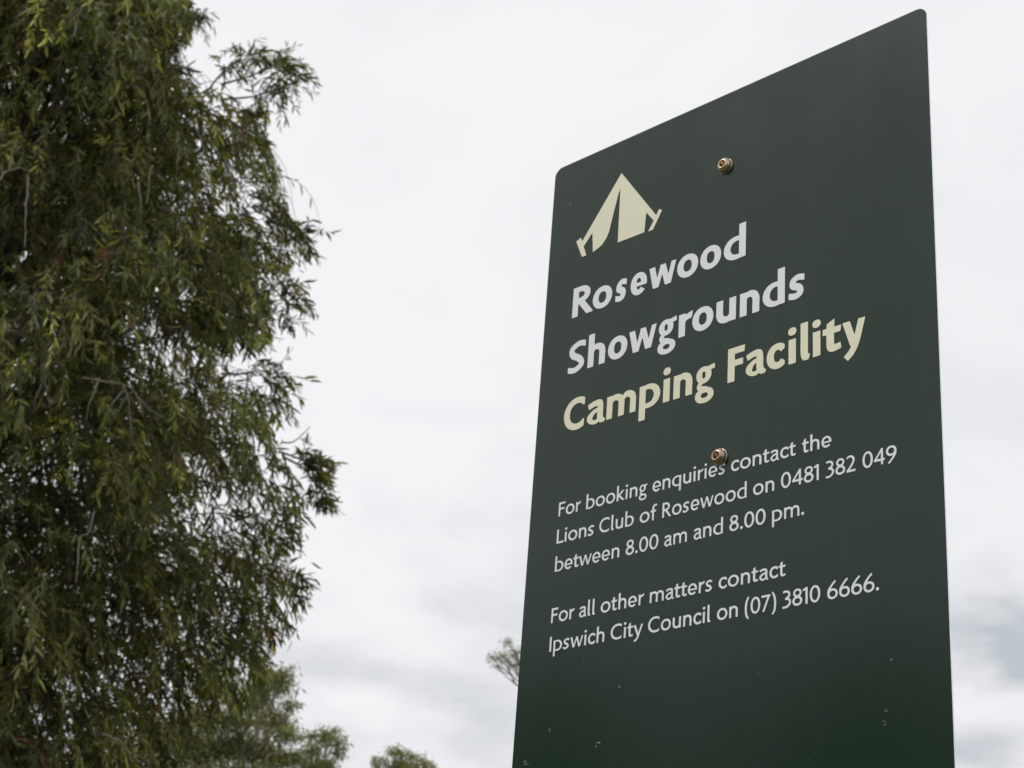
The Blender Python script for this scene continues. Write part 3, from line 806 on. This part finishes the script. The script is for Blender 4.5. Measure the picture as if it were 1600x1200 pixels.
def beyond(P):
    """how far a point stands outside the surveyed right-hand outline of the crown (negative: inside)"""
    n_ = np.array([-.9135, .4068])
    d = P - EYE
    t = ((np.array([TX, TY]) - EYE[:2]) @ n_) / (d[..., :2] @ n_)
    q = EYE + d * t[..., None]
    r = (q[..., :2] - np.array([TX, TY])) @ OUT
    return r - np.interp(q[..., 2], PZ, PR)

tree = empty('weeping_tree', (TX, TY, ground_z(TX, TY)))
tag(tree, 'large dark green weeping tree with drooping narrow leaves filling the left side', 'tree')
zt = np.linspace(-.2, 9.3, 16)
trunk_pts = np.stack([TX + .22 * np.sin(zt * .55) * (zt / 9), TY + .18 * np.sin(zt * .8 + 1) * (zt / 9), zt], 1)
Vt, Ft = tube(trunk_pts, np.interp(zt, [-.2, .4, 5, 9.3], [.34, .25, .15, .03]), 14)
link('trunk', mesh_from('trunk', Vt, Ft), MAT_BARK, tree, True)
def trunk_at(z): return np.array([np.interp(z, zt, trunk_pts[:, 0]), np.interp(z, zt, trunk_pts[:, 1]), z])

# clump centres through the crown
NC = 1000
cz = np.where(rng.random(NC) < .88, rng.uniform(3.2, 9.4, NC), rng.uniform(1.7, 3.2, NC))
ca = rng.uniform(-pi, pi, NC)
cr = crown_radius(cz, ca) * rng.uniform(.06, 1, NC) ** .48 - .10
cr = np.clip(cr, .1, None)
base_ang = math.atan2(OUT[1], OUT[0])
CX = np.stack([TX + cr * np.cos(ca + base_ang), TY + cr * np.sin(ca + base_ang), cz], 1)
# limbs: a dozen strong ones of their own, the finer branching joined
def limb_path(c, k=9, low=None):
    z0 = max(1.5, c[2] - rng.uniform(.4, 1.3) if low is None else low)
    a = trunk_at(min(z0, 9.0)); b = np.array(c)
    mid = (a + b) / 2 + np.array([0, 0, .30 + .25 * rng.random()]) + rng.normal(0, .08, 3)
    t = np.linspace(0, 1, k)[:, None]
    P = (1 - t) ** 2 * a + 2 * t * (1 - t) * mid + t * t * b
    P[1:-1] += rng.normal(0, .022, (k - 2, 3))
    return P
big = [i for i in np.argsort(-cr + rng.normal(0, .3, NC)) if beyond(CX[i]) < -.3][:16]
for i in big:
    Vt, Ft = tube(limb_path(CX[i], 12), np.linspace(.045, .008, 12), 8)
    link('limb', mesh_from('limb', Vt, Ft), MAT_BARK, tree, True)
inside = np.nonzero(beyond(CX) < -.15)[0]
sel = rng.choice(inside, 420, replace=False)
P = np.stack([limb_path(CX[i]) for i in sel])
o = link('branches', strands_mesh('branches', P, np.full(len(P), .016), np.full(len(P), .004), 5), MAT_BARK, tree, True); o['kind'] = 'stuff'

def hanging(origin, outd, length, lift, m=9, droop=1.0):
    """drooping strands: origin (n,3), outd (n,3) horizontal unit, length (n,), lift (n,)"""
    n = len(origin)
    d = unit(outd * .8 + np.stack([np.zeros(n), np.zeros(n), lift], 1) + rng.normal(0, .18, (n, 3)))
    P = np.empty((n, m, 3)); P[:, 0] = origin
    step = (length / (m - 1))[:, None]
    for j in range(1, m):
        P[:, j] = P[:, j - 1] + d * step
        d = d + np.array([0, 0, -.42 * droop]) * (length[:, None] / .7) ** .3 + rng.normal(0, .10, (n, 3))
        d = unit(d)
    return P

def along(P, s):
    """points and tangents at parameters s (n,k) in 0..1 along strands P (n,m,3)"""
    n, m, _ = P.shape
    f = s * (m - 1); i = np.clip(f.astype(int), 0, m - 2); f = (f - i)[..., None]
    a = np.take_along_axis(P, i[..., None].repeat(3, 2), 1); b = np.take_along_axis(P, (i + 1)[..., None].repeat(3, 2), 1)
    return a + (b - a) * f, unit(b - a)

GREENS = [(.110, .126, .042), (.155, .166, .055), (.058, .072, .030), (.290, .295, .095), (.145, .130, .060), (.160, .085, .045)]
GW = [.30, .26, .20, .13, .095, .015]
def foliage(origin, outd, length, lift, per, lsize=(.064, .020), name='foliage', droop=1.0, s0=.04, red=None, clump=None):
    P = hanging(origin, outd, length, lift, droop=droop)
    n = len(P)
    s = np.clip((np.arange(per)[None] + rng.uniform(0, 1, (n, per))) / per, 0, 1) * (1 - s0) + s0
    Q, T = along(P, s)
    Q = Q.reshape(-1, 3); T = T.reshape(-1, 3); g = np.repeat(np.arange(n), per)
    rad = rng.normal(size=Q.shape); rad -= (rad * T).sum(1, keepdims=True) * T; rad = unit(rad)
    D = unit(T * .75 + rad * rng.uniform(.35, 1.0, (len(Q), 1)) + np.array([0, 0, -.30]))
    L = np.clip(rng.normal(*lsize, len(Q)), .025, .12)
    W = L * rng.uniform(.14, .22, len(Q))
    c = palette(len(Q), g, GREENS, GW)
    if clump is not None:      # random lightness per clump, painting in contrast of lit and shaded boughs
        c = c * np.exp(rng.normal(0, .30, NC))[clump][g][:, None]
    if red is not None:
        hot = red[g] & (rng.random(len(g)) < .75)
        c[hot] = np.array([.115, .050, .026]) * np.exp(rng.normal(0, .3, (hot.sum(), 1)))
    return P, Q, D, L, W, c

per_clump = 13
ci = np.repeat(np.arange(NC), per_clump)
org = CX[ci] + rng.normal(0, 1, (len(ci), 3)) * np.array([.12, .12, .15])
radial = org[:, :2] - np.array([TX, TY])
outd = np.concatenate([unit(radial), np.zeros((len(ci), 1))], 1)
clen = rng.uniform(.25, .75, NC)[ci] * rng.uniform(.6, 1.15, len(ci))
clen = np.where(rng.random(len(ci)) < .05, clen * 1.5, clen)
# keep strand origins inside the crown
aa = np.arctan2(radial[:, 1], radial[:, 0]) - base_ang
lim = crown_radius(org[:, 2], aa) - .06
rr_ = np.hypot(radial[:, 0], radial[:, 1])
over = rr_ > lim
fac = np.where(over, lim * rng.uniform(.80, 1.0, len(lim)) / rr_, 1)
org[:, :2] = np.array([TX, TY]) + radial * fac[:, None]
outd = outd * .55
ok = beyond(org) < -.05
org, outd, clen, cidx = org[ok], outd[ok], clen[ok], ci[ok]
redc = (rng.random(len(org)) < .007)
P1, Q1, D1, L1, W1, c1 = foliage(org, outd, clen, rng.uniform(-.1, .5, len(org)), 28, red=redc, clump=cidx)
# trim to the outline: leaves thin out over a hand's breadth
ex = beyond(Q1 + D1 * .04)
wisp = np.repeat(np.where(rng.random(len(org)) < .09, rng.uniform(.04, .16, len(org)), 0.0), 28)
cut = (rng.exponential(.022, len(Q1)) > ex - wisp + .012) | (ex < -.02)
Q1, D1, L1, W1, c1 = Q1[cut], D1[cut], L1[cut], W1[cut], c1[cut]
P1 = P1[beyond(P1[:, -1]) < wisp[::28] + .04]

# sprays that stand out of the outline on the right, and bare grey twigs on the face
def plane_pt(r, z, depth=0.0):
    """point in the vertical plane of the right-hand outline, r from the trunk axis; depth towards the viewer"""
    return np.array([TX + OUT[0] * r + .9135 * depth, TY + OUT[1] * r - .4068 * depth, z])
def sight(xp, yp, D):
    """surveyed point: horizontal distance D from the photographer's eye, seen at (xp, yp)"""
    d = AX_F * 2588.28 + AX_R * (xp - 800) - AX_U * (yp - 600)
    return CAM + d * D / hypot(d[0], d[1])
SPRAYS = [  # surveyed branch line, strands, strand length
    ([(318, 152), (335, 128), (352, 108), (375, 94), (400, 92)], 24, .20),
    ([(345, 132), (388, 120), (422, 106), (446, 104), (460, 120)], 34, .24),
    ([(350, 155), (392, 152), (425, 142), (445, 152)], 26, .26),
    ([(350, 172), (378, 176), (398, 192)], 16, .20),
    ([(415, 345), (445, 350), (465, 365), (474, 388)], 20, .18),
    ([(400, 418), (426, 420), (440, 444), (448, 480), (450, 515)], 30, .20),
    ([(345, 584), (371, 585), (400, 580), (422, 596), (433, 630)], 28, .22),
    ([(435, 705), (462, 714), (490, 728), (518, 742)], 20, .12),
    ([(445, 715), (475, 730), (494, 758), (499, 800)], 34, .16),
    ([(418, 880), (436, 886), (450, 905), (455, 935)], 18, .20),
    ([(262, 20), (280, 10), (292, 28), (295, 50)], 18, .20),
    ([(385, 212), (400, 216), (414, 240)], 12, .14),
    ([(300, 120), (285, 112), (275, 104)], 8, .14),
]
so, sdv, sl, sprays_paths = [], [], [], []
for pts, ns, ln_ in SPRAYS:
    dep = 10.05 + rng.normal(0, .12)
    A_ = np.array([sight(a, b, dep) for a, b in pts])
    t = np.linspace(0, len(pts) - 1, 9)
    path = np.stack([np.interp(t, range(len(pts)), A_[:, k]) for k in range(3)], 1)
    sprays_paths.append(path)
    s = rng.uniform(.25, 1, ns) ** .7
    q = np.stack([np.interp(s * 8, range(9), path[:, k]) for k in range(3)], 1)
    so.append(q + rng.normal(0, .02, q.shape))
    sdv.append(np.tile([OUT[0] * .25, OUT[1] * .25, 0], (ns, 1)) + rng.normal(0, .3, (ns, 3)) * [1, 1, 0])
    sl.append(ln_ * rng.uniform(.5, 1.2, ns))
so, sdv, sl = np.concatenate(so), np.concatenate(sdv), np.concatenate(sl)
P2, Q2, D2, L2, W2, c2 = foliage(so, sdv, sl, rng.uniform(.0, .9, len(so)), 11, droop=.8)
me = leaves_mesh('foliage', np.concatenate([Q1, Q2]), np.concatenate([D1, D2]), np.concatenate([L1, L2]), np.concatenate([W1, W2]), np.concatenate([c1, c2]))
o = link('foliage', me, MAT_LEAF, tree); o['kind'] = 'stuff'
o = link('twigs', strands_mesh('twigs', np.concatenate([P1, P2]), np.full(len(P1) + len(P2), .0032), np.full(len(P1) + len(P2), .0010)), MAT_THIN, tree, True); o['kind'] = 'stuff'
SP = np.stack(sprays_paths)
o = link('spray_branches', strands_mesh('spray_branches', SP, np.full(len(SP), .009), np.full(len(SP), .003), 5), MAT_TWIG, tree, True); o['kind'] = 'stuff'

# bare grey twigs that arch out of the foliage on the side facing the sign
def smooth(pts, n=14):
    p = [np.array(q, float) for q in pts]; p = [2 * p[0] - p[1]] + p + [2 * p[-1] - p[-2]]
    out = []
    for u in np.linspace(0, len(pts) - 1 - 1e-6, n):
        i = int(u); t = u - i; a, b, c, d = p[i:i + 4]
        out.append(.5 * (2 * b + (c - a) * t + (2 * a - 5 * b + 4 * c - d) * t * t + (3 * b - a - 3 * c + d) * t ** 3))
    return np.array(out)
BARE = []
for pts in [[(128, 590), (160, 594), (192, 600), (212, 618), (222, 650)], [(192, 600), (200, 625), (203, 655), (206, 690)], [(192, 612), (175, 632), (165, 650)], [(198, 618), (186, 640), (172, 662)],
            [(156, 592), (150, 612), (140, 632), (138, 655)], [(212, 618), (236, 640), (260, 655)], [(50, 600), (58, 580), (80, 566), (104, 570)], [(68, 578), (66, 600), (56, 622), (52, 650)],
            [(70, 584), (74, 610), (80, 640)], [(0, 282), (12, 268), (30, 260), (52, 266)], [(44, 272), (44, 300), (42, 340), (40, 390)], [(278, 205), (281, 235), (279, 270)], [(302, 190), (316, 225), (320, 258)],
            [(352, 250), (362, 270), (370, 305)], [(146, 800), (138, 830), (124, 840), (120, 880), (116, 910)], [(235, 262), (232, 290), (228, 318)], [(105, 560), (110, 545), (114, 530)],
            [(0, 518), (20, 516), (44, 528), (60, 545)], [(216, 285), (218, 310), (220, 335)], [(195, 360), (185, 372), (178, 382)], [(120, 30), (116, 48), (112, 60)], [(160, 1145), (185, 1155), (205, 1180)], [(440, 692), (458, 692), (474, 682), (486, 668)], [(470, 685), (476, 692), (480, 698)]]:
    dd_ = 7.95 + (abs(pts[0][0]) / 480) ** 2 * 1.6 + rng.uniform(-.05, .10)
    q = smooth([sight(a, b, dd_) for a, b in pts])
    BARE.append(q + np.cumsum(rng.normal(0, .0022, q.shape), 0))
BARE = np.stack(BARE)
o = link('bare_twigs', strands_mesh('bare_twigs', BARE, np.full(len(BARE), .0058), np.full(len(BARE), .0024), 5), MAT_TWIG, tree, True); o['kind'] = 'stuff'

# ------------------------------------------------------------------ gum trees
GUMS = [(.200, .218, .090), (.165, .185, .080), (.130, .150, .064), (.240, .245, .105), (.200, .170, .090)]
def gum_tree(x, y, lobes, label, group=None, leafs=4500, size=.13, height=None, trunk_r=.22, clumpy=True, spread=1.0, name='gum_tree', pitch=.9):
    """lobes: (dx, dy, z, radius) ; a few thousand leaves in tufts through every lobe, limbs run from trunk to lobes"""
    z0 = ground_z(x, y)
    root = empty(name, (x, y, z0))
    tag(root, label, 'tree', group)
    top = max(l[2] for l in lobes) * .86
    zz_ = np.linspace(-.3, top, 12)
    bend = rng.normal(0, .12, 2)
    tp = np.stack([x + bend[0] * np.sin(zz_ * .4), y + bend[1] * np.sin(zz_ * .5), z0 + zz_], 1)
    Vt, Ft = tube(tp, np.interp(zz_, [-.3, .6, top], [trunk_r * 1.3, trunk_r, trunk_r * .25]), 10)
    link('trunk', mesh_from('trunk', Vt, Ft), MAT_GUMBARK, root, True)
    Bs, Ds, Ls, Cs, LP = [], [], [], [], []
    for (dx, dy, z, r) in lobes:
        c = np.array([x + dx, y + dy, z0 + z])
        h0 = max(1.5, min(top * .95, z - hypot(dx, dy) * pitch - r * .6))
        a = np.array([np.interp(h0, zz_, tp[:, 0]), np.interp(h0, zz_, tp[:, 1]), z0 + h0])
        t = np.linspace(0, 1, 8)[:, None]
        mid = (a + c) / 2 + np.array([dx * .15, dy * .15, -.12 * r])
        path = (1 - t) ** 2 * a + 2 * t * (1 - t) * mid + t * t * c
        path[1:-1] += rng.normal(0, .05, (6, 3))
        LP.append(path)
        ntuft = max(6, int(26 * (r / .6) ** 2 * spread))
        d = unit(rng.normal(size=(ntuft, 3))); d[:, 2] = np.abs(d[:, 2]) * .9 - .25
        tc = c + unit(d) * r * rng.uniform(.35, 1.0, (ntuft, 1)) * np.array([1, 1, .8])
        for k in range(0, ntuft, 2):       # twigs to the tufts
            tt = np.linspace(0, 1, 8)[:, None]
            LP.append(path[5] + (tc[k] - path[5]) * tt + np.array([0, 0, .08]) * np.sin(tt * pi) + rng.normal(0, .012, (8, 3)))
        nl = int(leafs * (r / .9) ** 2)
        k = rng.integers(0, ntuft, nl)
        tr = r * .17 + .045
        b = tc[k] + rng.normal(0, 1, (nl, 3)) * np.array([tr, tr, tr * .75])
        dd = unit(rng.normal(size=(nl, 3)) + (b - tc[k]) / tr * .4 + np.array([0, 0, -.75]))
        Bs.append(b); Ds.append(dd); Ls.append(np.clip(rng.normal(size, size * .25, nl), .04, None))
        tint = np.array(GUMS)[rng.choice(5, ntuft, p=[.3, .3, .2, .12, .08])][k]
        Cs.append(tint * np.exp(rng.normal(0, .22, (nl, 1))))
    LP = np.stack(LP)
    rads = np.array([max(.012, trunk_r * .22) if np.linalg.norm(q[-1] - q[0]) > 1.2 else .010 for q in LP])
    o = link('branches', strands_mesh('branches', LP, rads, rads * .35, 5), MAT_GUMBARK, root, True); o['kind'] = 'stuff'
    B, D, L, C_ = map(np.concatenate, (Bs, Ds, Ls, Cs))
    o = link('crown', leaves_mesh('crown', B, D, L, L * .24, C_), MAT_GUM, root); o['kind'] = 'stuff'
    return root

def at(xp, yp, D):
    """a point at horizontal distance D along the line of sight through picture point (xp, yp)"""
    d = AX_F * 2588.28 + AX_R * (xp - 800) - AX_U * (yp - 600)
    return CAM + d * D / hypot(d[0], d[1])
def lobes_from(cx, cy, D, spec, jitter=.5):
    """silhouette lobes surveyed from the photograph, put at their real distance: (px, py, radius px)"""
    out = []
    for (a, b, r) in spec:
        q = at(a, b, D + rng.normal(0, jitter)); k = 2588.28 / D * 1.02
        out.append((q[0] - cx, q[1] - cy, q[2] - ground_z(cx, cy), r / k))
    return out
G1 = at(370, 1200, 36)
gum_tree(G1[0], G1[1], lobes_from(G1[0], G1[1], 36, [(418, 1072, 36), (432, 1058, 26), (395, 1095, 34), (370, 1125, 40), (425, 1130, 36), (452, 1150, 24), (440, 1185, 36), (345, 1165, 44), (395, 1175, 46),
         (310, 1120, 40), (300, 1180, 46), (270, 1150, 44), (350, 1225, 60), (410, 1240, 60), (280, 1240, 60), (455, 1105, 14), (330, 1080, 30), (230, 1190, 50)]),
         'tall grey-green gum tree just behind the lower right side of the weeping tree', 'gum trees beyond the showground', leafs=4200, size=.10)
G2 = at(490, 1260, 38)
gum_tree(G2[0], G2[1], lobes_from(G2[0], G2[1], 38, [(512, 1148, 17), (532, 1158, 13), (500, 1158, 14), (488, 1150, 9), (520, 1170, 13), (490, 1178, 18), (470, 1190, 20), (505, 1195, 14), (498, 1215, 34), (465, 1225, 34), (530, 1180, 8), (525, 1140, 8)]),
         'small thin-topped gum tree right of the tall grey-green gum', 'gum trees beyond the showground', leafs=5200, size=.085, trunk_r=.14, spread=.5)
G3 = at(632, 1290, 42)
gum_tree(G3[0], G3[1], lobes_from(G3[0], G3[1], 42, [(614, 1176, 11), (628, 1178, 10), (646, 1180, 11), (601, 1190, 9), (662, 1190, 9), (588, 1194, 7), (674, 1197, 8), (628, 1200, 24), (650, 1210, 24), (600, 1214, 22), (586, 1186, 5), (632, 1240, 40), (665, 1235, 26)]),
         'round-topped gum tree just showing at the bottom edge between weeping tree and sign', 'gum trees beyond the showground', leafs=5600, size=.085, trunk_r=.16, spread=.5)
G4 = at(900, 1200, 31)
gum_tree(G4[0], G4[1], lobes_from(G4[0], G4[1], 31, [(792, 1004, 7), (784, 1026, 9), (800, 1022, 8), (771, 1028, 7), (776, 1042, 6), (806, 1036, 7), (818, 1018, 8), (792, 1034, 5), (880, 1040, 40), (900, 1000, 50), (950, 1060, 70), (910, 1120, 60), (960, 980, 50), (930, 1180, 70)], .2),
         'gum tree mostly hidden by the sign, one leafy branch tip showing left of it', 'gum trees beyond the showground', leafs=12000, size=.052, trunk_r=.10, spread=1.0, pitch=-.25)

# the belt of trees behind the photographer: it is what the glossy panel mirrors at its foot
def generic_lobes(h, wdt, n):
    out = []
    for _ in range(n):
        a = rng.uniform(0, 2 * pi); t = rng.random(); z = h * (.42 + .55 * t)
        r = wdt * (1 - .55 * t) * rng.uniform(.3, 1)
        out.append((r * cos(a), r * sin(a), z - .6, rng.uniform(.8, 1.35)))
    return out
for k, (bx_, by_, hh) in enumerate([(-21, -13, 8.8), (-17.5, -17, 8.7), (-13.5, -21, 9.6), (-10, -25, 9.5), (-25, -17, 10.0), (-20.5, -22, 10.3), (-24.5, -8.5, 8.2), (-15, -27, 10.5), (-6, -27, 9.8)]):
    gum_tree(bx_, by_, generic_lobes(hh, 2.8, 26), 'broad gum tree standing in the belt of trees behind the camera', 'trees behind the camera', leafs=1500, size=.24, trunk_r=.24)
